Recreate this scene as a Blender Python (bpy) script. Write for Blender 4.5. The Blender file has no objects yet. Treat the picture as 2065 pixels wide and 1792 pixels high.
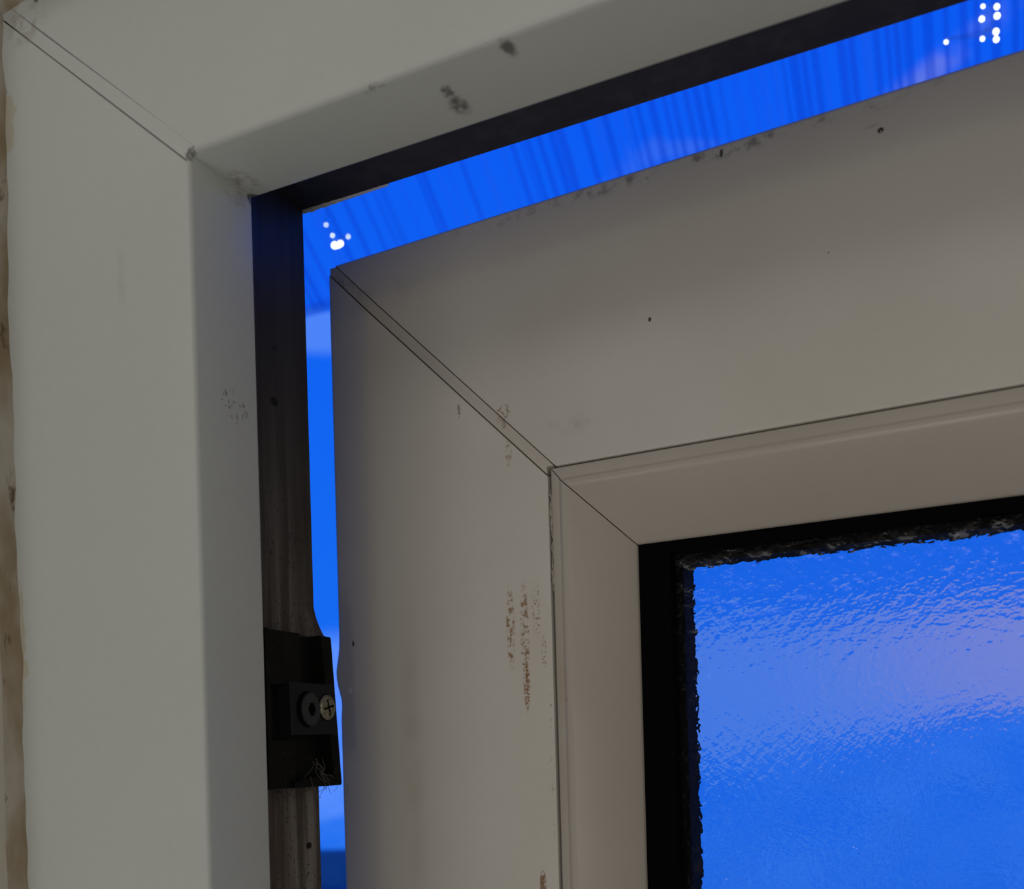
import bpy, bmesh, math, random
from mathutils import Vector, Matrix, noise
SC = bpy.context.scene
COL = SC.collection
MM = 0.001
Z0 = 1.85                      # height of the inner top corner of the frame above the floor
W, H = 480.0, 620.0            # clear opening of the outer frame, mm
PHI = math.radians(25.635); ROLL = 0.028; DL = math.radians(2.573)

# ------------------------------------------------------------------ camera
cam_d = bpy.data.cameras.new('camera'); cam = bpy.data.objects.new('camera', cam_d); COL.objects.link(cam)
Hh = Vector((math.cos(PHI), math.sin(PHI), 0)); Dd = Vector((0, 0, -1)); Ff = Vector((-math.sin(PHI), math.cos(PHI), 0))
Rr = Hh*math.cos(ROLL) + Dd*math.sin(ROLL); Dn = -Hh*math.sin(ROLL) + Dd*math.cos(ROLL)
Mx = Matrix((( Rr.x, -Dn.x, -Ff.x), (Rr.y, -Dn.y, -Ff.y), (Rr.z, -Dn.z, -Ff.z))).to_4x4()
Mx.translation = Vector((.151484, -.165781, Z0 - .128873))
cam.matrix_world = Mx
cam_d.sensor_fit = 'HORIZONTAL'; cam_d.sensor_width = 36; cam_d.lens = 36*2050/2065
cam_d.shift_y = (1518 - 896)/2065; cam_d.clip_start = .01; cam_d.clip_end = 2000
cam_d.dof.use_dof = True; cam_d.dof.focus_distance = .262; cam_d.dof.aperture_fstop = 17; cam_d.dof.aperture_blades = 6
SC.camera = cam
vs = SC.view_settings
vs.view_transform = 'Standard'; vs.look = 'None'; vs.exposure = 0.0; vs.gamma = 1.0; vs.use_curve_mapping = False

# ------------------------------------------------------------------ node helpers
class NT:
    def __init__(s, tree): s.t = tree; s.n = tree.nodes; s.l = tree.links
    def new(s, kind, **kw):
        n = s.n.new(kind)
        for k, v in kw.items(): setattr(n, k, v)
        return n
    def put(s, sock, v):
        if isinstance(v, bpy.types.NodeSocket): s.l.new(v, sock)
        elif v is not None: sock.default_value = v
    def math(s, op, a, b=None, c=None, clamp=False):
        n = s.new('ShaderNodeMath', operation=op, use_clamp=clamp)
        s.put(n.inputs[0], a); s.put(n.inputs[1], b); s.put(n.inputs[2], c)
        return n.outputs[0]
    def vmath(s, op, a, b=None, c=None):
        n = s.new('ShaderNodeVectorMath', operation=op)
        s.put(n.inputs[0], a); s.put(n.inputs[1], b)
        if c is not None: s.put(n.inputs[2], c)
        return n.outputs['Value'] if op in ('LENGTH', 'DOT_PRODUCT', 'DISTANCE') else n.outputs[0]
    def ramp(s, v, lo, hi, a=0.0, b=1.0, smooth=True):
        n = s.new('ShaderNodeMapRange', interpolation_type='SMOOTHSTEP' if smooth else 'LINEAR')
        s.put(n.inputs['Value'], v); s.put(n.inputs['From Min'], lo); s.put(n.inputs['From Max'], hi)
        s.put(n.inputs['To Min'], a); s.put(n.inputs['To Max'], b)
        return n.outputs[0]
    def mix(s, f, a, b):
        n = s.new('ShaderNodeMix', data_type='RGBA')
        s.put(n.inputs[0], f)
        for sock, v in ((n.inputs[6], a), (n.inputs[7], b)):
            s.put(sock, v if isinstance(v, bpy.types.NodeSocket) else (*v[:3], 1))
        return n.outputs[2]
    def noise(s, vec, scale, detail=3, rough=.5):
        n = s.new('ShaderNodeTexNoise'); s.put(n.inputs['Vector'], vec)
        n.inputs['Scale'].default_value = scale; n.inputs['Detail'].default_value = detail; n.inputs['Roughness'].default_value = rough
        return n.outputs[0]
    def scale(s, vec, k):
        return s.vmath('MULTIPLY', vec, k if isinstance(k, tuple) else (k, k, k))

def S(c):    # sRGB 0-255 to linear
    return tuple(((v/255)/12.92 if v/255 <= .04045 else ((v/255+.055)/1.055)**2.4) for v in c)

# ------------------------------------------------------------------ sky: deep blue daylight with a pale bank low down
wd = bpy.data.worlds.new('sky'); SC.world = wd; wd.use_nodes = True
w = NT(wd.node_tree); w.n.clear()
tc = w.new('ShaderNodeTexCoord').outputs['Generated']
sp = w.new('ShaderNodeSeparateXYZ'); w.put(sp.inputs[0], tc)
dx, dy, dz = sp.outputs
hor = w.math('SQRT', w.math('ADD', w.math('MULTIPLY', dx, dx), w.math('ADD', w.math('MULTIPLY', dy, dy), 1e-5)))
te = w.math('DIVIDE', dz, hor)                                   # tangent of the elevation
az = w.math('ARCTAN2', dx, w.math('ABSOLUTE', dy))               # azimuth from the outward direction, mirrored behind
wob = w.math('MULTIPLY', w.math('SUBTRACT', w.noise(w.scale(tc, (1, 1, 2.5)), 5.0, 4, .5), .5), .05)
low = w.math('ADD', w.math('MULTIPLY', az, .118), w.math('ADD', .020, wob))
blue = w.mix(w.ramp(te, .0, .9), S((22, 106, 240)), S((4, 88, 245)))
blue = w.mix(w.ramp(te, -.25, .0, 0, 1), S((30, 104, 228)), blue)
band = w.math('MULTIPLY', w.ramp(te, w.math('SUBTRACT', low, .008), w.math('ADD', low, .008)),
              w.ramp(w.math('ADD', te, w.math('MULTIPLY', wob, .6)), .108, .132, 1, 0))
pale = w.mix(w.ramp(az, -.62, -.3), S((88, 142, 255)), S((76, 128, 236)))
pale = w.mix(w.ramp(az, -.22, .05), pale, S((122, 138, 222)))
col = w.mix(band, blue, pale)
stk = w.math('MULTIPLY', w.math('MULTIPLY', w.ramp(te, .385, .40), w.ramp(te, .43, .437, 1, 0)), w.ramp(az, -.5, -.42, .8, 0))
col = w.mix(stk, col, S((84, 138, 250)))
var = w.ramp(w.noise(w.scale(tc, (1, 1, 3)), 16.0, 5, .6), .40, .62, .0, .55, False)
col = w.mix(w.math('MULTIPLY', var, w.ramp(te, .1, .0)), col, S((60, 128, 244)))
cl = w.math('MULTIPLY', w.ramp(w.noise(w.scale(tc, (1, 1, 2)), 7.0, 5, .55), .57, .70), w.ramp(te, .45, .62, 0, .55))
col = w.mix(cl, col, S((92, 128, 226)))
ln = w.math('ABSOLUTE', w.math('SUBTRACT', w.math('SUBTRACT', te, w.math('MULTIPLY', az, .55)), w.math('ADD', .627, w.math('MULTIPLY', wob, .8))))
wisp = w.math('MULTIPLY', w.math('MULTIPLY', w.ramp(ln, .003, .022, 1, 0), w.ramp(w.noise(tc, 26.0, 3, .5), .38, .56)), w.math('MULTIPLY', w.ramp(az, -.16, -.09), w.ramp(az, .0, .03, .7, 0)))
col = w.mix(wisp, col, S((112, 128, 226)))
bg = w.new('ShaderNodeBackground'); w.put(bg.inputs[0], col); bg.inputs[1].default_value = 1.0
w.l.new(bg.outputs[0], w.new('ShaderNodeOutputWorld').inputs[0])

# ------------------------------------------------------------------ room light: unseen warm-white key and fills added to light the window
def area(name, loc, aim, sx, sy, power, colr):
    d = bpy.data.lights.new(name, 'AREA'); d.shape = 'RECTANGLE'; d.size = sx; d.size_y = sy; d.energy = power; d.color = colr
    o = bpy.data.objects.new(name, d); COL.objects.link(o); o.location = loc
    o.rotation_euler = (Vector(aim) - Vector(loc)).to_track_quat('-Z', 'Y').to_euler()
    return o
WARM = (1.0, .975, .955)
area('ceiling_key_light', (-.2, -.95, 2.37), (0, 0, 1.85), .9, .4, 1.35, WARM)  # unseen key light near the ceiling, added to light the window
area('low_fill_light', (-.1, -1.9, .35), (0, 0, 1.85), 1.6, .6, 11.6, WARM)  # added low fill, no window stands there
area('side_fill_light', (1.6, -1.5, 1.6), (0, 0, 1.8), .8, 1.0, 5.2, WARM)  # added fill from the right, no window stands there

# ------------------------------------------------------------------ materials
def mat(name, base, rough=.5, spec=.5, metal=0):
    m = bpy.data.materials.new(name); m.use_nodes = True
    t = NT(m.node_tree); b = t.n['Principled BSDF']
    b.inputs['Base Color'].default_value = (*base, 1); b.inputs['Roughness'].default_value = rough
    b.inputs['Specular IOR Level'].default_value = spec; b.inputs['Metallic'].default_value = metal
    return m, t, b
def coords(t): return t.new('ShaderNodeTexCoord').outputs['Object']
def specks(t, oc, scale, r, frac):
    v = t.new('ShaderNodeTexVoronoi'); t.put(v.inputs['Vector'], oc); v.inputs['Scale'].default_value = scale
    sel = t.new('ShaderNodeSeparateColor'); t.put(sel.inputs[0], v.outputs['Color'])
    rr = t.math('MULTIPLY', sel.outputs[1], r)
    return t.math('MULTIPLY', t.math('LESS_THAN', v.outputs['Distance'], rr), t.math('LESS_THAN', sel.outputs[0], frac))
def spot(t, oc, c, r, scale=900, lo=.35, hi=.55, amt=1.0, soft=.6, wob=0.):
    """a mark with its own place and size on the surface (mm), broken up by noise"""
    src = oc
    if wob:
        nz = t.new('ShaderNodeTexNoise'); t.put(nz.inputs['Vector'], oc); nz.inputs['Scale'].default_value = .5/(wob*MM); nz.inputs['Detail'].default_value = 3
        src = t.vmath('ADD', oc, t.vmath('MULTIPLY', t.vmath('SUBTRACT', nz.outputs['Color'], (.5, .5, .5)), (3*wob*MM,)*3))
    d = t.vmath('SUBTRACT', src, tuple(v*MM for v in c))
    d = t.vmath('MULTIPLY', d, tuple(1/(v*MM) for v in r))
    e = t.ramp(t.vmath('LENGTH', d), soft, 1.0, 1, 0)
    n = t.ramp(t.noise(oc, scale, 3, .6), lo, hi)
    return t.math('MULTIPLY', t.math('MULTIPLY', e, n), amt)

def plastic(name, base, marks=(), rough=.38, dirt=.10, speck=.35):
    m, t, b = mat(name, base, rough, .4)
    oc = coords(t)
    c = t.mix(t.ramp(t.noise(oc, 14, 3, .5), .35, .7, 0, dirt), base, tuple(base[i]*(.72, .68, .6)[i] for i in range(3)))
    c = t.mix(t.ramp(t.noise(oc, 420, 2, .5), .3, .8, 0, .05), c, (.35, .33, .3))
    if speck: c = t.mix(specks(t, oc, 46, .022, speck), c, (.06, .05, .045))
    for colr, mk in marks: c = t.mix(mk(t, oc), c, colr)
    t.put(b.inputs['Base Color'], c)
    t.put(b.inputs['Roughness'], t.ramp(t.noise(oc, 30, 3), .3, .7, rough-.06, rough+.1))
    bp = t.new('ShaderNodeBump'); bp.inputs['Strength'].default_value = .12; bp.inputs['Distance'].default_value = .0002
    t.put(bp.inputs['Height'], t.noise(oc, 260, 2)); t.l.new(bp.outputs[0], b.inputs['Normal'])
    return m
GR = (.05, .045, .035); BR = (.20, .10, .045); RU = (.23, .11, .04); YL = (.46, .38, .22)
def mk(c, r, **k): return lambda t, oc: spot(t, oc, c, r, **k)
UPVC = (.56, .59, .56)
M_frame = plastic('frame_plastic', UPVC, [
    (GR, mk((58.2, 13, 0), (2.4, 4.2, 30), scale=420, lo=.25, hi=.55, amt=.8, soft=.3, wob=1.2)),
    (GR, mk((58.0, 8.6, 0), (1.4, 2.6, 30), scale=420, lo=.2, hi=.5, amt=.75, soft=.3, wob=.8)),
    (GR, mk((73.8, 3.2, 0), (1.7, 3.0, 30), scale=420, lo=.2, hi=.5, amt=.8, soft=.3, wob=.8)),
    (GR, mk((46, 1.2, 0), (3, 1.2, 2), scale=700, lo=.45, hi=.6, amt=.4)),
    ((.24, .17, .09), mk((3, 14, -2), (4.5, 7, 4), scale=420, lo=.42, hi=.62, amt=.5)),
    (GR, mk((.5, 20, -.3), (2.2, 2.2, 2.2), scale=420, lo=.2, hi=.5, amt=.8)),
    (GR, mk((.3, .3, -.3), (1.6, 1.6, 1.6), scale=900, lo=.3, hi=.5, amt=.6)),
    (YL, mk((-54.6, 0, 21), (2.6, 40, 8), scale=90, lo=.2, hi=.3, amt=.5, soft=.8, wob=3.)),
    (GR, mk((-55.6, 0, 29.5), (1.2, 2, 1.4), scale=700, lo=.35, hi=.5, amt=.6)),
    (YL, mk((-55.2, 0, -100), (1.6, 40, 16), scale=90, lo=.2, hi=.35, amt=.5, soft=.8, wob=3.)),
    ((.28, .22, .16), mk((-48, 0, 44), (9, 4, 8), scale=260, lo=.42, hi=.62, amt=.45, soft=.3)),
    (GR, mk((-44, 0, 48), (1.2, 2, 1.4), scale=700, lo=.35, hi=.5, amt=.8)),
    (GR, mk((-20, 0, -22), (2.2, 2, 9), scale=160, lo=.3, hi=.7, amt=.13, soft=.2)),
    (GR, mk((10, 0, -118.8), (.4, 1, .5), scale=300, lo=.1, hi=.2)),
    (GR, mk((1, 12, -50), (3, 6, 5), scale=900, lo=.55, hi=.62, amt=.6)),
])
# the rebate behind the nib: never cleaned, with shade painted in towards the head
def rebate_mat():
    m, t, b = mat('rebate_grime_shade', (.1, .08, .07), .6, .3)
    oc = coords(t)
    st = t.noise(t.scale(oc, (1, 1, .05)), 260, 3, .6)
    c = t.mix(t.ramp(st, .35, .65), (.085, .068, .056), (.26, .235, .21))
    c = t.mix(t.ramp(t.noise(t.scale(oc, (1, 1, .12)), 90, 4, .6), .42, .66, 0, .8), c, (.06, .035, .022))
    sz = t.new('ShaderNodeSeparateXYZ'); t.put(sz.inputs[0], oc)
    up = t.ramp(sz.outputs[2], -.15, -.02, .1, .92)  # upper part darkened in the colour for the shade under the head
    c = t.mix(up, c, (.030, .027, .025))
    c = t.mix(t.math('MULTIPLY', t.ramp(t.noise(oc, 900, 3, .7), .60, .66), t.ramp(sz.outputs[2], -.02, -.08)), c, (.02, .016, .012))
    c = t.mix(spot(t, oc, (-15.3, 45.6, -36.4), (2, 1.9, 1.4), scale=700, lo=.2, hi=.35), c, (.004, .004, .004))
    c = t.mix(spot(t, oc, (-15.3, 46.2, -22), (2, 1.4, 1), scale=900, lo=.4, hi=.5), c, (.006, .006, .006))
    c = t.mix(spot(t, oc, (-15.3, 55, -152), (2, 1.5, 1.1), scale=700, lo=.2, hi=.4), c, (.004, .004, .004))
    t.put(b.inputs['Base Color'], c)
    return m
M_rebate = rebate_mat()
M_sash = plastic('sash_plastic', (.58, .552, .50), [
    (RU, mk((54.6, 0, -105), (1.5, 40, 12), scale=700, lo=.45, hi=.60, amt=.9)),
    (RU, mk((58.6, 0, -108), (1.5, 40, 16), scale=700, lo=.45, hi=.60, amt=.9)),
    (RU, mk((58.8, 0, -120), (1.1, 40, 8), scale=1400, lo=.42, hi=.56, amt=.85)),
    (RU, mk((62.0, 0, -101), (1.5, 40, 8), scale=1300, lo=.52, hi=.62, amt=.8)),
    (BR, mk((63.9, 0, -112), (.9, 40, 5), scale=1200, lo=.5, hi=.6, amt=.7)),
    (BR, mk((61.8, 0, -170), (1.1, 40, 4), scale=1000, lo=.35, hi=.5, amt=.9)),
    (BR, mk((65.4, 0, -140), (.5, 40, 30), scale=700, lo=.56, hi=.66, amt=.5)),
    (BR, mk((41.1, 0, -47.5), (.7, 40, 2.3), scale=1200, lo=.45, hi=.55, amt=.7)),
    (BR, mk((54.2, 0, -50.5), (2.2, 40, 2.8), scale=1000, lo=.5, hi=.58, amt=.85)),
    (BR, mk((55.4, 0, -61), (1.3, 40, 4.5), scale=800, lo=.45, hi=.6, amt=.5)),
    ((.36, .27, .18), mk((24, 0, -140), (5, 40, 60), scale=40, lo=.3, hi=.6, amt=.28, soft=.1)),
    ((.36, .27, .18), mk((60, 0, -110), (8, 40, 20), scale=40, lo=.3, hi=.6, amt=.25, soft=.1)),
    (GR, mk((94.1, 0, -35.7), (.5, 40, .65), scale=100, lo=.1, hi=.2)),
    (GR, mk((146.5, 0, -7.1), (.8, 40, .8), scale=900, lo=.3, hi=.4)),
    (GR, mk((144.5, 0, -5.5), (1.8, 40, .5), scale=900, lo=.3, hi=.6, amt=.3)),
    (GR, mk((111.8, 0, -.9), (.5, 40, 1.3), scale=900, lo=.3, hi=.4, amt=.9)),
    (GR, mk((100, 0, -.6), (90, 40, 2.6), scale=300, lo=.48, hi=.68, amt=.55, soft=.2)),
    (GR, mk((4, 1, -105.3), (.5, 40, 1), scale=900, lo=.2, hi=.4)),
    ((.85, .85, .82), mk((2.6, 1, -118.2), (1.1, 40, 1.5), scale=300, lo=.2, hi=.5, amt=.6, soft=.2)),
    (GR, mk((14, 0, -12), (22, 40, 8), scale=70, lo=.4, hi=.7, amt=.18, soft=.1)),
    (GR, mk((72, 0, -56), (14, 40, 4), scale=110, lo=.5, hi=.7, amt=.25, soft=.1)),
], dirt=.22)
M_bead = plastic('bead_plastic', (.435, .395, .345), [  # browner plastic, base darkened further for the shade on its chamfer
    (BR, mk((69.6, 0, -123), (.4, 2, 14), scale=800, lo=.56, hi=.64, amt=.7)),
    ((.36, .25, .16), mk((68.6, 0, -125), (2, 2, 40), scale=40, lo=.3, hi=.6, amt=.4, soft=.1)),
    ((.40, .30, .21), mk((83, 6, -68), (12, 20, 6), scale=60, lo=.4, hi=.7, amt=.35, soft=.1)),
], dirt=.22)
def flat(name, c, rough=.5, spec=.5, metal=0): return mat(name, c, rough, spec, metal)[0]
M_gasket = flat('black_rubber', (.0012, .0012, .0014), .8, .05)
M_white_metal = flat('steel', (.55, .55, .56), .35, .5, 1)

def spacer_mat():
    m, t, b = mat('spacer_black', (.004, .005, .012), .7, .1)
    oc = coords(t)
    t.put(b.inputs['Base Color'], t.mix(t.ramp(t.noise(oc, 700, 4, .7), .55, .75), (.002, .002, .004), (.05, .05, .06)))
    return m
M_spacer = spacer_mat()

def pebble_glass():
    m = bpy.data.materials.new('obscured_glass'); m.use_nodes = True
    t = NT(m.node_tree); t.n.clear()
    oc = coords(t)
    g = t.new('ShaderNodeBsdfGlass'); g.inputs['IOR'].default_value = 1.45; g.inputs['Roughness'].default_value = 0.0
    g.inputs['Color'].default_value = (.985, .99, 1, 1)
    warp = t.new('ShaderNodeMix', data_type='VECTOR'); warp.inputs[0].default_value = .0006
    nz = t.new('ShaderNodeTexNoise'); t.put(nz.inputs['Vector'], oc); nz.inputs['Scale'].default_value = 500; nz.inputs['Detail'].default_value = 2
    wv = t.vmath('ADD', oc, t.scale(nz.outputs['Color'], .0016))
    v = t.new('ShaderNodeTexVoronoi', feature='SMOOTH_F1'); t.put(v.inputs['Vector'], t.scale(wv, (1, 0, 1.25))); v.inputs['Scale'].default_value = 300
    v.inputs['Smoothness'].default_value = .55
    h = t.math('ADD', t.math('MULTIPLY', v.outputs['Distance'], .55), t.math('MULTIPLY', t.noise(t.scale(oc, (1, 0, 1.1)), 340, 2, .5), .9))
    bp = t.new('ShaderNodeBump'); bp.inputs['Strength'].default_value = 1; bp.inputs['Distance'].default_value = .00026
    t.put(bp.inputs['Height'], h); t.l.new(bp.outputs[0], g.inputs['Normal'])
    sk = t.math('MAXIMUM', specks(t, oc, 95, .035, .12), 0)
    d = t.new('ShaderNodeBsdfDiffuse'); d.inputs[0].default_value = (.01, .01, .02, 1)
    mx = t.new('ShaderNodeMixShader'); t.put(mx.inputs[0], sk); t.l.new(g.outputs[0], mx.inputs[1]); t.l.new(d.outputs[0], mx.inputs[2])
    t.l.new(mx.outputs[0], t.new('ShaderNodeOutputMaterial').inputs[0])
    return m
M_peb = pebble_glass()
def clear_glass(name, tint=(1, 1, 1)):
    m = bpy.data.materials.new(name); m.use_nodes = True
    t = NT(m.node_tree); t.n.clear()
    g = t.new('ShaderNodeBsdfGlass'); g.inputs['IOR'].default_value = 1.45; g.inputs['Roughness'].default_value = 0; g.inputs['Color'].default_value = (*tint, 1)
    t.l.new(g.outputs[0], t.new('ShaderNodeOutputMaterial').inputs[0])
    return m
M_clear = clear_glass('clear_glass')
def sheer(name, tint, white, f):
    """thin clear plastic: mostly lets the sky through, a little milky"""
    m = bpy.data.materials.new(name); m.use_nodes = True
    t = NT(m.node_tree); t.n.clear(); oc = coords(t)
    a = t.new('ShaderNodeBsdfTransparent'); a.inputs[0].default_value = (*tint, 1)
    b = t.new('ShaderNodeBsdfTranslucent'); b.inputs[0].default_value = (*white, 1)
    mx = t.new('ShaderNodeMixShader'); t.put(mx.inputs[0], t.ramp(t.noise(t.scale(oc, (1, .15, .15)), 40, 4, .6), .3, .75, f*.4, f*1.6))
    t.l.new(a.outputs[0], mx.inputs[1]); t.l.new(b.outputs[0], mx.inputs[2])
    t.l.new(mx.outputs[0], t.new('ShaderNodeOutputMaterial').inputs[0])
    return m

# ------------------------------------------------------------------ mesh helpers
def link(name, bm, m, parent=None, smooth=0.0, kind=None, label=None):
    bmesh.ops.recalc_face_normals(bm, faces=bm.faces)
    me = bpy.data.meshes.new(name); bm.to_mesh(me); bm.free()
    ms = m if isinstance(m, (list, tuple)) else [m]
    for x in ms: me.materials.append(x)
    if smooth:
        for p in me.polygons: p.use_smooth = True
        me.set_sharp_from_angle(angle=math.radians(smooth))
    o = bpy.data.objects.new(name, me); COL.objects.link(o); o.parent = parent
    if kind: o['kind'] = kind
    if label: o['label'] = label
    return o
def empty(name, loc, rz=0, label=None, cat=None, kind=None, group=None):
    o = bpy.data.objects.new(name, None); COL.objects.link(o); o.location = loc; o.rotation_euler = (0, 0, rz); o.empty_display_size = .02
    if label: o['label'] = label
    if cat: o['category'] = cat
    if kind: o['kind'] = kind
    if group: o['group'] = group
    return o
def box(bm, a, b, mi=0, s=MM):
    vs_ = [bm.verts.new((x*s, y*s, z*s)) for x in (a[0], b[0]) for y in (a[1], b[1]) for z in (a[2], b[2])]
    for f in ((0,1,3,2), (4,6,7,5), (0,4,5,1), (2,3,7,6), (0,2,6,4), (1,5,7,3)):
        bm.faces.new([vs_[i] for i in f]).material_index = mi
def sweep(bm, secs, mis=None, caps=True):
    """secs: list of rings of points in mm; quads between, ngon caps"""
    R = [[bm.verts.new(Vector(p)*MM) for p in s] for s in secs]
    n = len(R[0])
    for i in range(len(R)-1):
        for j in range(n):
            f = bm.faces.new((R[i][j], R[i][(j+1) % n], R[i+1][(j+1) % n], R[i+1][j]))
            if mis: f.material_index = mis[j]
    if caps: bm.faces.new(R[0]); bm.faces.new(R[-1][::-1])
def tube(bm, pts, r, n=8, closed=False, s=1.0):
    rings = []
    P = [Vector(p) for p in pts]
    for i, p in enumerate(P):
        d = (P[min(i+1, len(P)-1)] - P[max(i-1, 0)]).normalized()
        u = d.orthogonal().normalized() if i == 0 else (u - d*u.dot(d)).normalized()
        v = d.cross(u); rr = r[i] if isinstance(r, (list, tuple)) else r
        rings.append([p + (u*math.cos(2*math.pi*k/n) + v*math.sin(2*math.pi*k/n))*rr for k in range(n)])
    sweep(bm, [[q*s/MM for q in rg] for rg in rings])

CORN = {'TL': (0, 0), 'TR': (1, 0), 'BR': (1, 1), 'BL': (0, 1)}
SIDES = {'left': ('BL', 'TL'), 'top': ('TL', 'TR'), 'right': ('TR', 'BR'), 'bottom': ('BR', 'BL')}
def cpt(cn, q, WW, HH):
    sx, sz = CORN[cn]
    return Vector((WW-q[0] if sx else q[0], q[2], -(HH-q[1]) if sz else -q[1]))
def axis(c0, c1):
    a, b = CORN[c0], CORN[c1]
    return Vector((b[0]-a[0], 0, -(b[1]-a[1]))).normalized()
def member(side, prof, WW, HH, cut=0, n=1, disp=None, mis=None):
    c0, c1 = SIDES[side]; ax = axis(c0, c1); bm = bmesh.new()
    ct = cut if isinstance(cut, list) else [cut]*len(prof)
    A = [cpt(c0, q, WW, HH) + ax*c for q, c in zip(prof, ct)]; B = [cpt(c1, q, WW, HH) - ax*c for q, c in zip(prof, ct)]
    secs = []
    for i in range(n+1):
        t = i/n; sec = [a.lerp(b, t) for a, b in zip(A, B)]
        if disp: sec = [disp(p, q) for p, q in zip(sec, prof)]
        secs.append(sec)
    sweep(bm, secs, mis)
    return bm
def inset(prof, d):
    """polygon inset in the (offset, depth) plane, keeping both offset columns in step"""
    n = len(prof); out = []
    area_ = sum(prof[i][0]*prof[(i+1) % n][2] - prof[(i+1) % n][0]*prof[i][2] for i in range(n))
    sg = 1 if area_ > 0 else -1
    for i in range(n):
        p0, p, p1 = prof[i-1], prof[i], prof[(i+1) % n]
        e0 = Vector((p[0]-p0[0], p[2]-p0[2])).normalized(); e1 = Vector((p1[0]-p[0], p1[2]-p[2])).normalized()
        n0 = Vector((-e0.y, e0.x))*sg; n1 = Vector((-e1.y, e1.x))*sg
        b = (n0+n1); b = b/max(b.length_squared, .4)*2 if b.length > .1 else n0
        m_ = b*d
        out.append((p[0]+m_.x, p[1]+m_.x, p[2]+m_.y))
    return out
def weld(corner, prof, WW, HH, cut, slit0, slit1, depth, core, mis=None):
    """the mitre weld: a strip of the same profile, a touch lower than the members it joins"""
    order = {'TL': ('left', 'top'), 'TR': ('top', 'right'), 'BR': ('right', 'bottom'), 'BL': ('bottom', 'left')}[corner]
    a0 = axis(*SIDES[order[0]]); a1 = axis(*SIDES[order[1]]); bm = bmesh.new()
    def secs(pr, l0, l1):
        P = [cpt(corner, q, WW, HH) for q in pr]
        return [[p - a0*l for p, l in zip(P, l0)], P, [p + a1*l for p, l in zip(P, l1)]]
    sweep(bm, secs(inset(prof, depth), [max(c-slit0, .02) for c in cut], [max(c-slit1, .02) for c in cut]), mis)
    sweep(bm, secs(inset(prof, core), [c+1 for c in cut], [c+1 for c in cut]), mis)
    return bm

# ------------------------------------------------------------------ room shell
def wall_mat(name, c, rough=.85):
    m, t, b = mat(name, c, rough, .2); oc = coords(t)
    t.put(b.inputs['Base Color'], t.mix(t.ramp(t.noise(oc, 3, 4), .3, .7), c, tuple(v*.9 for v in c)))
    bp = t.new('ShaderNodeBump'); bp.inputs['Strength'].default_value = .25; bp.inputs['Distance'].default_value = .001
    t.put(bp.inputs['Height'], t.noise(oc, 180, 4)); t.l.new(bp.outputs[0], b.inputs['Normal'])
    return m
M_wall = wall_mat('painted_plaster', (.62, .58, .50)); M_ceil = wall_mat('ceiling_paint', (.72, .70, .65)); M_floor = wall_mat('floor_vinyl', (.34, .30, .25), .5)
X0, X1, Y0, YF, YB, ZC = -1300, 1800, -2600, -16, 55, 2400
FX0, FX1, FZ0, FZ1 = -57.3, W+57.3, Z0*1000-H-57.3, Z0*1000+50.5
bm = bmesh.new()
box(bm, (X0, YF, 0), (FX0, YB, ZC)); box(bm, (FX1, YF, 0), (X1, YB, ZC)); box(bm, (FX0, YF, FZ1), (FX1, YB, ZC)); box(bm, (FX0, YF, 0), (FX1, YB, FZ0))
link('wall_front', bm, M_wall, kind='structure')
for nm, a, b, m in (('wall_back', (X0-100, Y0-100, 0), (X1+100, Y0, ZC), wall_mat('dark_paint', (.16, .15, .14))), ('wall_left', (X0-100, Y0, 0), (X0, YB, ZC), M_wall),  # unseen back wall kept dark to weaken its reflection in the pane
                    ('wall_right', (X1, Y0, 0), (X1+100, YB, ZC), M_wall), ('floor', (X0-100, Y0-100, -100), (X1+100, YB, 0), M_floor),
                    ('ceiling', (X0-100, Y0-100, ZC), (X1+100, YB, ZC+100), M_ceil)):
    bm = bmesh.new(); box(bm, a, b); link(nm, bm, m, kind='structure')

# ------------------------------------------------------------------ window_1: the fixed outer frame
def rnd(cx, cz, r, a0, a1, n=4): return [(cx + r*math.cos(math.radians(a0+(a1-a0)*i/n)), cz + r*math.sin(math.radians(a0+(a1-a0)*i/n))) for i in range(n+1)]
frame = empty('window_1', (0, 0, Z0), kind='structure')
fp = [(-57.3, -50.5, 0.)]
fp += [(x, x, y) for x, y in rnd(-1.2, 1.2, 1.2, -90, 0)]
fp += [(x, x, y) for x, y in rnd(-.5+.15, 19.4, .6, 0, 90, 3)]
fp += [(-6., -6., 20.), (-6., -6., 24.), (-13.2, -14., 25.), (-13.9, -16., 33.), (-14.6, -17.5, 40.), (-15.3, -18.6, 41.), (-15.3, -19.7, 58.8)]
fp += [(-15.0, -19.5, 59.6), (-15.9, -20.4, 60.2), (-57.3, -50.5, 60.2)]
ni = len(fp)
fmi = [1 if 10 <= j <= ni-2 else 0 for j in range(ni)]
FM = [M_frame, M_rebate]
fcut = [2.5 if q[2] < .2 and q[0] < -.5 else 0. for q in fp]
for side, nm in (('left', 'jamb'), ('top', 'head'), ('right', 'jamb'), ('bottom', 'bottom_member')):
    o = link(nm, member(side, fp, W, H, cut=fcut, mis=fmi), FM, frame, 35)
for c in ('TL', 'TR', 'BR', 'BL'):
    link('weld_seam', weld(c, fp, W, H, fcut, .50, .06, .08, 1.6, fmi), FM, frame, 35)

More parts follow.
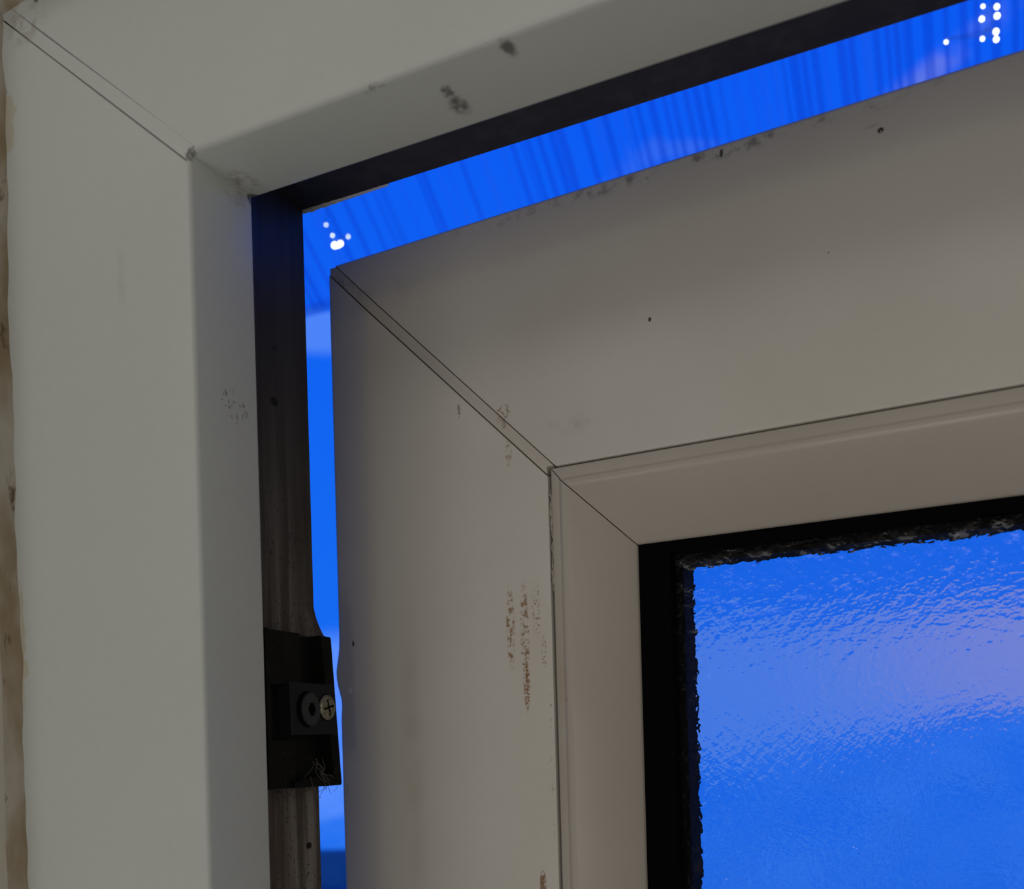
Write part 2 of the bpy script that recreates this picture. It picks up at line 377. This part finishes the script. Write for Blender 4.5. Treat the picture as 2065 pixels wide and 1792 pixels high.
# sealant between wall and frame, lumpy and stained
def sealant_mat():
    m, t, b = mat('old_sealant', (.5, .47, .4), .35, .5); oc = coords(t)
    c = t.mix(t.ramp(t.noise(t.scale(oc, (1, 1, .35)), 70, 4, .6), .38, .62), (.42, .39, .33), (.26, .20, .12))
    c = t.mix(t.ramp(t.noise(t.scale(oc, (1, 1, .4)), 210, 4, .65), .58, .70), c, (.10, .06, .03))
    t.put(b.inputs['Base Color'], c); return m
M_seal = sealant_mat()
sealant = empty('trim_1', (0, 0, Z0), kind='structure')
def caulk(name, p0, p1, perp, seed, r0):
    bm = bmesh.new(); n = 260; secs = []
    p0, p1 = Vector(p0), Vector(p1)
    for i in range(n+1):
        p = p0.lerp(p1, i/n); L = (p-p0).length
        r = r0*(.6 + .7*noise.noise(Vector((L*.022, seed, 0))) + .28*noise.noise(Vector((L*.12, seed, 5))))
        r = max(r, .7); h = 1.1 + .5*noise.noise(Vector((L*.09, seed, 9)))
        secs.append([p + Vector(perp)*a + Vector((0, -b, 0)) for a, b in ((-.5, -.3), (-.5, 3.5+h), (r*.25, 3.0), (r*.55, 1.4*h), (r*.85, .5), (r, -.3))])
    sweep(bm, secs); return link(name, bm, M_seal, sealant, 50)
caulk('sealant_bead', (-57.3, 0, 50), (-57.3, 0, -H-57), (1, 0, 0), 3.1, 3.0)
caulk('sealant_bead', (-57.3, 0, 50.5), (W+57.3, 0, 50.5), (0, 0, -1), 7.7, 3.0)

# ------------------------------------------------------------------ the opening sash
WS, HS = 504.0, 640.0
sash = empty('window_sash', (-.0144275, .070, Z0+.0081688), -DL,
             'open white plastic window sash, rust-marked, holding pebbled obscured glass', 'window sash')
sp_ = [(-1.9, -1.6, 6.), (-1.9, -1.6, 2.9), (-1.7, -1.4, 2.5), (-1.3, -1.1, 2.25), (-.6, -.5, 2.1), (9.5, 9.5, .45), (11.0, 11., .2), (12.5, 12.5, .06), (14., 14., 0.),
       (65.5, 65.5, 0.), (66.1, 66.1, .25), (66.2, 66.2, .8), (66.2, 66.2, 14.), (66.2, 66.2, 41.), (80., 80., 41.), (80., 76., 60.), (-1.9, -1.6, 60.)]
def dent(p, q):
    if q[0] < 8 and q[2] < 10:
        z = p.z; k = 1 - max(q[0], 0)/8
        b = -1.0*math.exp(-((z+113)/5.0)**2) + .45*math.exp(-((z+121.5)/2.6)**2)
        return p + Vector((b*k, -.5*math.exp(-((z+115)/5)**2)*k, 0))
    return p
M_weld = plastic('grimy_weld', (.525, .49, .435), [(BR, mk((54.2, 0, -52), (2.2, 40, 3), scale=700, lo=.45, hi=.6, amt=.6)), (GR, mk((6, 0, -6), (8, 40, 8), scale=300, lo=.4, hi=.6, amt=.4, soft=.2))], dirt=.3, speck=0)
scut = [2.3 if q[2] < 4 else 0. for q in sp_]
for side, nm in (('left', 'stile'), ('top', 'rail'), ('right', 'stile'), ('bottom', 'rail')):
    link(nm, member(side, sp_, WS, HS, cut=scut, n=320 if side == 'left' else 1, disp=dent if side == 'left' else None), M_sash, sash, 40)
for c in ('TL', 'TR', 'BR', 'BL'):
    link('weld_seam', weld(c, sp_, WS, HS, scut, .45, .40, .30, 1.4), M_weld, sash, 40)
bp_ = [(67.0, 66.6, 18.), (67.0, 66.6, .5), (67.2, 66.8, .1), (67.6, 67.2, 0.), (69.2, 69.2, .15), (69.7, 69.9, -.15), (70.2, 70.3, -.25), (70.8, 70.9, -.1), (71.8, 71.9, .5),
       (82.4, 84.0, 15.4), (82.9, 84.5, 16.0), (83.1, 84.7, 16.6), (83.1, 84.7, 18.)]
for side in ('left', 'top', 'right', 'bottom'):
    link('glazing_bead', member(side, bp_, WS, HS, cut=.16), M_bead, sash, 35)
random.seed(8)
for z0, z1 in ((-71.5, -84), (-84.5, -97)):
    bm = bmesh.new(); n = 16
    pts = [Vector((66.75+random.uniform(-.15, .2), .55+random.uniform(-.15, .3), z0+(z1-z0)*i/n))*MM for i in range(n+1)]
    tube(bm, pts, [(.15+.45*random.random()*math.sin(math.pi*i/n)**.5)*MM for i in range(n+1)], 6)
    link('sealant_smear', bm, flat('dry_sealant', (.34, .31, .26), .7), sash, 60)
bm = bmesh.new()
gp = [(66.3, 66.3, 17.2), (91.2, 87.4, 17.2), (91.4, 87.6, 17.6), (91.4, 87.6, 19.4), (66.3, 66.3, 19.4)]
for s in SIDES: 
    b2 = member(s, gp, WS, HS); me_ = bpy.data.meshes.new('t'); b2.to_mesh(me_); bm.from_mesh(me_); b2.free(); bpy.data.meshes.remove(me_)
link('gasket', bm, M_gasket, sash, label='black rubber glazing gasket')
bm = bmesh.new()
gp = [(67, 67, 24.2), (93.0, 89.7, 24.2), (93.0, 89.7, 33.), (67, 67, 33.)]
for s in SIDES:
    b2 = member(s, gp, WS, HS); me_ = bpy.data.meshes.new('t'); b2.to_mesh(me_); bm.from_mesh(me_); b2.free(); bpy.data.meshes.remove(me_)
link('spacer_bar', bm, M_spacer, sash, label='black spacer bar between the panes')
bm = bmesh.new(); box(bm, (68, 19.6, -68), (WS-68, 23.6, -(HS-68))); bm2 = bm
link('glass_pane', bm, M_peb, sash, label='pebbled obscured pane')
bm = bmesh.new(); box(bm, (68, 33.2, -68), (WS-68, 37.2, -(HS-68)))
link('glass_pane', bm, M_clear, sash, label='clear outer pane')
bm = bmesh.new()
box(bm, (WS-190, 34, 1.2), (WS-20, 50, 3.0)); box(bm, (WS-60, 30, 3.2), (WS-40, 55, 9.0))
link('friction_stay', bm, M_white_metal, sash)

# ------------------------------------------------------------------ black striker block on the jamb
blk = empty('striker_block', (-.0153, .0295, Z0-.1165), 0, 'black plastic striker block screwed into the grimy frame rebate', 'striker block')
def black_plastic():
    m, t, b = mat('black_nylon', (.012, .012, .011), .6, .12); oc = coords(t)
    c = t.mix(t.ramp(t.noise(oc, 260, 4, .7), .5, .75, 0, .5), (.0045, .0045, .004), (.014, .013, .010))
    c = t.mix(t.ramp(t.noise(oc, 1500, 2), .68, .72, 0, .4), c, (.12, .11, .09))
    t.put(b.inputs['Base Color'], c); return m
M_blk = black_plastic()
M_blk2 = flat('worn_black_nylon', (.012, .013, .015), .55, .15)
def hexa(bm, pts_yz, x0, x1, mi=0, bev=.0):
    """a plate: outline in (y,z), from depth x0 to x1 (local mm), its front edge slightly chamfered"""
    cy = sum(p[0] for p in pts_yz)/len(pts_yz); cz = sum(p[1] for p in pts_yz)/len(pts_yz)
    def sh(k): return [(cy+(y-cy)*k, cz+(z-cz)*k) for y, z in pts_yz]
    secs = [[(x0, y, z) for y, z in sh(1)], [(x1-bev, y, z) for y, z in sh(1)]]
    if bev: secs.append([(x1, y, z) for y, z in sh(.975)])
    sweep(bm, secs, [mi]*len(pts_yz))
    bm.faces.ensure_lookup_table()
    bm.faces[-1].material_index = mi; bm.faces[-2].material_index = mi
# outer edge slants: y 26.4 at the top, 29.6 at the bottom
top, bot = 19.6, -19.6
def ye(z): return 28.0 - z*.0816
bm = bmesh.new()
hexa(bm, [(.0, top), (ye(top), top), (ye(bot), bot), (.0, bot)], 0, 4.6, 0, .4)                         # base
hexa(bm, [(.0, top), (15, top), (15, 6.0), (.0, 6.0)], 4, 7.2, 0, .5)                                      # upper pad
hexa(bm, [(.0, -7.5), (12, -7.5), (12, bot), (.0, bot)], 4, 6.8, 0, .5)                                    # lower pad
hexa(bm, [(ye(top)-4.2, top), (ye(top), top), (ye(bot), bot), (ye(bot)-3.2, bot)], 4, 8.3, 0, .4)    # outer rim
hexa(bm, [(.0, 19.6), (1.6, 19.6), (1.6, -19.6), (.0, -19.6)], 4, 8.0, 0, .3)
hexa(bm, [(22, bot+3), (26, bot+3), (28, bot), (10, bot), (10, bot+1.5)], 4, 8.1, 0, .2)
link('body', bm, M_blk, blk, 30)
bm = bmesh.new()
hexa(bm, [(8.6, 7.0), (ye(7)-.4, 7.0), (ye(-6)-.4, -6.4), (25, -6.2), (8.8, -6.4)], 4.2, 8.5, 0, .3)
link('raised_plate', bm, M_blk2, blk, 30, label='worn dark grey raised plate')
def disc(bm, c, r, x0, x1, n=28, tilt=0, mi=0, rin=0, nin=6, cham=.3):
    P = []
    for x, rr in ((x0, r), (x1-cham, r), (x1, r-cham)):
        P.append([(x + tilt*math.cos(2*math.pi*k/n)*rr, c[0]+rr*math.cos(2*math.pi*k/n), c[1]+rr*math.sin(2*math.pi*k/n)) for k in range(n)])
    if not rin: sweep(bm, P, [mi]*n); return
    def nrad(k):
        a = 2*math.pi*k/n; s_ = math.pi/nin; a2 = ((a) % (2*s_)) - s_
        return rin*math.cos(s_)/math.cos(a2)
    for x in (x1, x0+.4):
        P.append([(x + tilt*math.cos(2*math.pi*k/n)*nrad(k), c[0]+nrad(k)*math.cos(2*math.pi*k/n), c[1]+nrad(k)*math.sin(2*math.pi*k/n)) for k in range(n)])
    sweep(bm, P, [mi]*n)
bm = bmesh.new(); disc(bm, (15.3, .2), 4.8, 8.3, 8.62, 36, 0); 
link('socket_shade', bm, M_gasket, blk, 30)  # black disc set off-centre, draws the shadow in the bush recess
bm = bmesh.new(); disc(bm, (16.2, .2), 4.3, 8.5, 9.3, 36, -.10, rin=1.9); bm.faces.ensure_lookup_table(); bm.faces[-1].material_index = 1
link('eccentric_bush', bm, [flat('grey_nylon', (.03, .032, .035), .5, .25), M_gasket], blk, 30, label='dark bush with hexagonal hole')
M_brass = None
def screw_mat():
    m, t, b = mat('dull_zinc', (.24, .22, .15), .5, .5, .6); oc = coords(t)
    t.put(b.inputs['Base Color'], t.mix(t.ramp(t.noise(oc, 1500, 3), .4, .65), (.32, .31, .24), (.12, .10, .06))); return m
M_brass = screw_mat()
bm = bmesh.new(); disc(bm, (23.2, .9), 3.75, 8.2, 8.6, 32, 0); link('socket_shade', bm, M_gasket, blk, 30)  # black disc draws the shaded recess round the screw
scr = None
bm = bmesh.new(); disc(bm, (23.5, .9), 3.3, 8.4, 9.2, 32, 0, cham=.45)
scr = link('screw', bm, M_brass, blk, 30, label='dull metal cross-head screw')
bm = bmesh.new()
for a in (.25, .25+math.pi/2):
    c, s_ = math.cos(a), math.sin(a)
    for L, wd_ in ((2.2, .42),):
        pts = [(L, wd_*.6), (-L, wd_*.6), (-L, -wd_*.6), (L, -wd_*.6)]
        hexa(bm, [(23.5+x*c-y*s_, .9+x*s_+y*c) for x, y in pts], 8.9, 9.26)
link('cross_slot', bm, M_gasket, scr)

# dirty fillet where the rebate edge swells above the block
bm = bmesh.new(); secs = []
for i in range(15):
    t = i/14; z = -84 - 14*t; k = t**2.2*4.6
    secs.append([(-15.4, 50, z), (-15.4+k*.4, 55, z), (-15.4+k*.9, 59.4, z), (-15.5+k, 59.8+.5*t, z), (-15.6, 60.0+.9*t, z)])
sweep(bm, secs); link('rebate_smear', bm, M_rebate, frame, 60)
# light crust of old sealant under the head's outer corner
bm = bmesh.new(); secs = []; random.seed(4)
for i in range(60):
    t = i/59; x = -15.3 + 27*t; r = (.75*(1-t))*(.6+.8*random.random())-.25*t
    secs.append([(x, 59.2, 19.9), (x, 59.6, 19.6-r*.5), (x, 60.3, 19.5-r), (x, 60.9, 19.6-r*.5), (x, 61, 20.6)])
sweep(bm, secs); link('sealant_crust', bm, flat('pale_crust', (.8, .8, .78), .8), frame, 0)

# ------------------------------------------------------------------ cobweb under the block
random.seed(11)
web = bmesh.new()
def strand(p, d, n, step, r):
    pts = [Vector(p)]; d = Vector(d).normalized()
    for _ in range(n):
        d = (d + Vector([random.uniform(-.5, .5) for _ in range(3)])).normalized(); pts.append(pts[-1]+d*step)
    tube(web, pts, r, 4, s=MM)
for _ in range(7): strand((random.uniform(-13, -6), random.uniform(52, 60), -136.2), (random.uniform(-.3, .3), .1, -1), random.randint(3, 5), random.uniform(.5, .9), .05)
for _ in range(14): strand((-14.9, random.uniform(40, 58), -136.2), (.1, random.uniform(-.3, .3), -1), random.randint(3, 6), random.uniform(.6, 1.3), .10)
for _ in range(10): strand((-6.4, random.uniform(44, 50), random.uniform(-134, -128)), (.3, .3, -1), random.randint(5, 9), .9, .08)
o = link('cobweb', web, flat('dusty_web', (.10, .09, .08), .9)); o.location = (0, 0, Z0)
o['kind'] = 'stuff'; o['label'] = 'dusty cobweb wisps hanging beneath the black striker block'; o['category'] = 'cobweb'

# ------------------------------------------------------------------ clear ribbed canopy over the window, outside
can = empty('ribbed_canopy', (0, .06, Z0+1.15), 0, 'clear ribbed plastic canopy sloping outward above the open window', 'canopy')
CY, CZ = 840.0, -706.0; LN = math.hypot(CY, CZ); uy, uz = CY/LN, CZ/LN; ny, nz_ = -uz, uy
def cp(x, l, h): return (x, uy*l + ny*h, uz*l + nz_*h)
M_sheet = sheer('clear_sheet', (.97, .98, 1), (.75, .85, 1), .16)
M_rib = sheer('rib_plastic', (.78, .84, .93), (.7, .8, .95), .25)
M_rib2 = sheer('pale_rib_plastic', (.9, .95, 1), (.95, .97, 1), .28)
bm = bmesh.new(); vsx = []
for i in range(221):
    x = -1300 + i*10; h = 2.5*math.sin(i*1.3)*1.0
    vsx.append([bm.verts.new(Vector(cp(x, 0, h))*MM), bm.verts.new(Vector(cp(x, LN, h))*MM)])
for i in range(220): bm.faces.new((vsx[i][0], vsx[i+1][0], vsx[i+1][1], vsx[i][1]))
link('sheet', bm, M_sheet, can, 60)
random.seed(3); x = -760.0; k = 0
while x < 420:
    wdt = random.uniform(2.0, 9); hh = random.uniform(.5, 2)
    bm = bmesh.new()
    sweep(bm, [[cp(x, l, -4), cp(x+wdt*.3, l, -4-hh), cp(x+wdt*.7, l, -4-hh), cp(x+wdt, l, -4)] for l in (0, LN)])
    link('rib', bm, M_rib if random.random() < .6 else M_rib2, can)
    x += wdt*.8 + (random.choice((3, 6, 9, 14, 20)) if x < -120 else random.choice((4, 5, 6, 10))); k += 1
bm = bmesh.new()
sweep(bm, [[(x, CY-4, CZ+6), (x, CY+4, CZ+6), (x, CY+4, CZ-6), (x, CY-4, CZ-6)] for x in (-1300, 900)])
link('eave_strip', bm, sheer('frosted_strip', (.8, .9, 1), (.95, .95, 1), .4), can, label='frosted edge strip along the eave')
bm = bmesh.new(); box(bm, (-1300, -5, -15), (900, 12, 12)); link('wall_rail', bm, flat('white_rail', (.7, .7, .7), .4), can)
for x in (-1250, 850):
    bm = bmesh.new(); sweep(bm, [[(x, -4, -300), (x+20, -4, -300), (x+20, 12, -300), (x, 12, -300)], [(x, CY*.7-8, CZ*.7-16), (x+20, CY*.7-8, CZ*.7-16), (x+20, CY*.7+8, CZ*.7-16), (x, CY*.7+8, CZ*.7-16)]])
    link('bracket', bm, flat('white_bracket', (.7, .7, .7), .4), can)

# two little clusters of glowing balls under the canopy, added for bright glints
M_wire = flat('clear_wire', (.2, .25, .4), .5)
M_glint = bpy.data.materials.new('glint_glow'); M_glint.use_nodes = True
tb = NT(M_glint.node_tree); bs = tb.n['Principled BSDF']; bs.inputs['Emission Color'].default_value = (.86, .93, 1, 1); bs.inputs['Emission Strength'].default_value = 6
Cc = Vector((.151484, -.165781, -.128873))
def ray(px, py): return Ff + Rr*((px-1032.5)/2050) + Dn*((py-1518)/2050)
def cluster(name, lab, c, offs):
    t = empty(name, (c[0], c[1], Z0+c[2]), 0, lab, 'fairy lights', group='added glints under the canopy')
    bm = bmesh.new()
    P = [Vector(o) for o in offs]
    tube(bm, [Vector((0, 0, .276))] + [p + Vector((0, 0, .0022)) for p in P], .0003, 5); link('wire', bm, M_wire, t)
    for p, r in zip(P, cluster.r):
        bm = bmesh.new(); bmesh.ops.create_icosphere(bm, subdivisions=2, radius=r); bmesh.ops.translate(bm, verts=bm.verts, vec=p)
        bmesh.ops.scale(bm, verts=bm.verts, vec=(1, 1, 1.1))
        link('glint_ball', bm, M_glint, t, 60)
    return t
# positions: under the sheet, .82 m out and .70 m out from the room side
cluster.r = [.0008, .0009, .0022, .0018, .0008, .0016]
cluster('glint_balls', 'small tight cluster of glowing balls added as glints beyond the top left gap corner',
        (-.4115, .65, .374), [(-.012, 0, .012), (-.005, 0, .001), (-.003, 0, -.008), (.004, 0, -.008), (.013, 0, -.004), (.001, 0, -.009)])
cluster.r = [.0009, .0013, .0013, .0015, .001, .0015, .0009, .0014]
cluster('glint_balls', 'wider cluster of glowing balls added as glints beyond the gap near the sash rail end',
        (.157, .65, .383), [(-.003, 0, .016), (.006, 0, .013), (-.004, 0, .008), (.006, 0, .007), (-.004, 0, -.005), (.005, 0, -.003), (-.028, 0, .0), (.005, 0, -.008)])

# ------------------------------------------------------------------ outside: lawn and a neighbouring house well below
M_lawn = wall_mat('lawn_grass', (.10, .16, .05)); bm = bmesh.new(); box(bm, (-40000, 60, -4550), (30000, 26000, -4450)); link('lawn', bm, M_lawn, kind='structure')
hs = empty('house', (-12.2, 14.0, -4.45), .25, 'neighbouring house with dark slate roof seen low through the side gap', 'house')
M_render = wall_mat('house_render', (.35, .34, .32)); M_slate = wall_mat('slate', (.22, .22, .24), .6); M_dark = flat('house_glass', (.02, .02, .03), .1)
hw, hd, he, hr = 4200, 3000, 2350, 4050
bm = bmesh.new(); box(bm, (-hw, -hd, 0), (hw, hd, he))
v = [bm.verts.new((x*MM, y*MM, z*MM)) for x in (-hw, hw) for y, z in ((-hd, he), (hd, he), (0, hr-90))]
for f in ((0,1,2), (3,5,4), (0,2,5,3), (1,4,5,2)): bm.faces.new([v[i] for i in f])
link('wall', bm, M_render, hs)
for s in (-1, 1):
    bm = bmesh.new(); sweep(bm, [[(x, s*(hd+300), he-180), (x, 0, hr), (x, 0, hr+110), (x, s*(hd+300), he-70)] for x in (-hw-250, hw+250)]); link('roof_slope', bm, M_slate, hs)
bm = bmesh.new(); box(bm, (1500, -300, hr-500), (2200, 300, hr+500)); link('chimney', bm, M_render, hs)
for x in (-3200, -1200, 2000):
    bm = bmesh.new(); box(bm, (x, -hd-40, 900), (x+1100, -hd+20, 2000)); link('window', bm, M_dark, hs)
bm = bmesh.new(); box(bm, (500, -hd-40, 0), (1350, -hd+20, 2000)); link('door', bm, flat('door_paint', (.2, .05, .04)), hs)
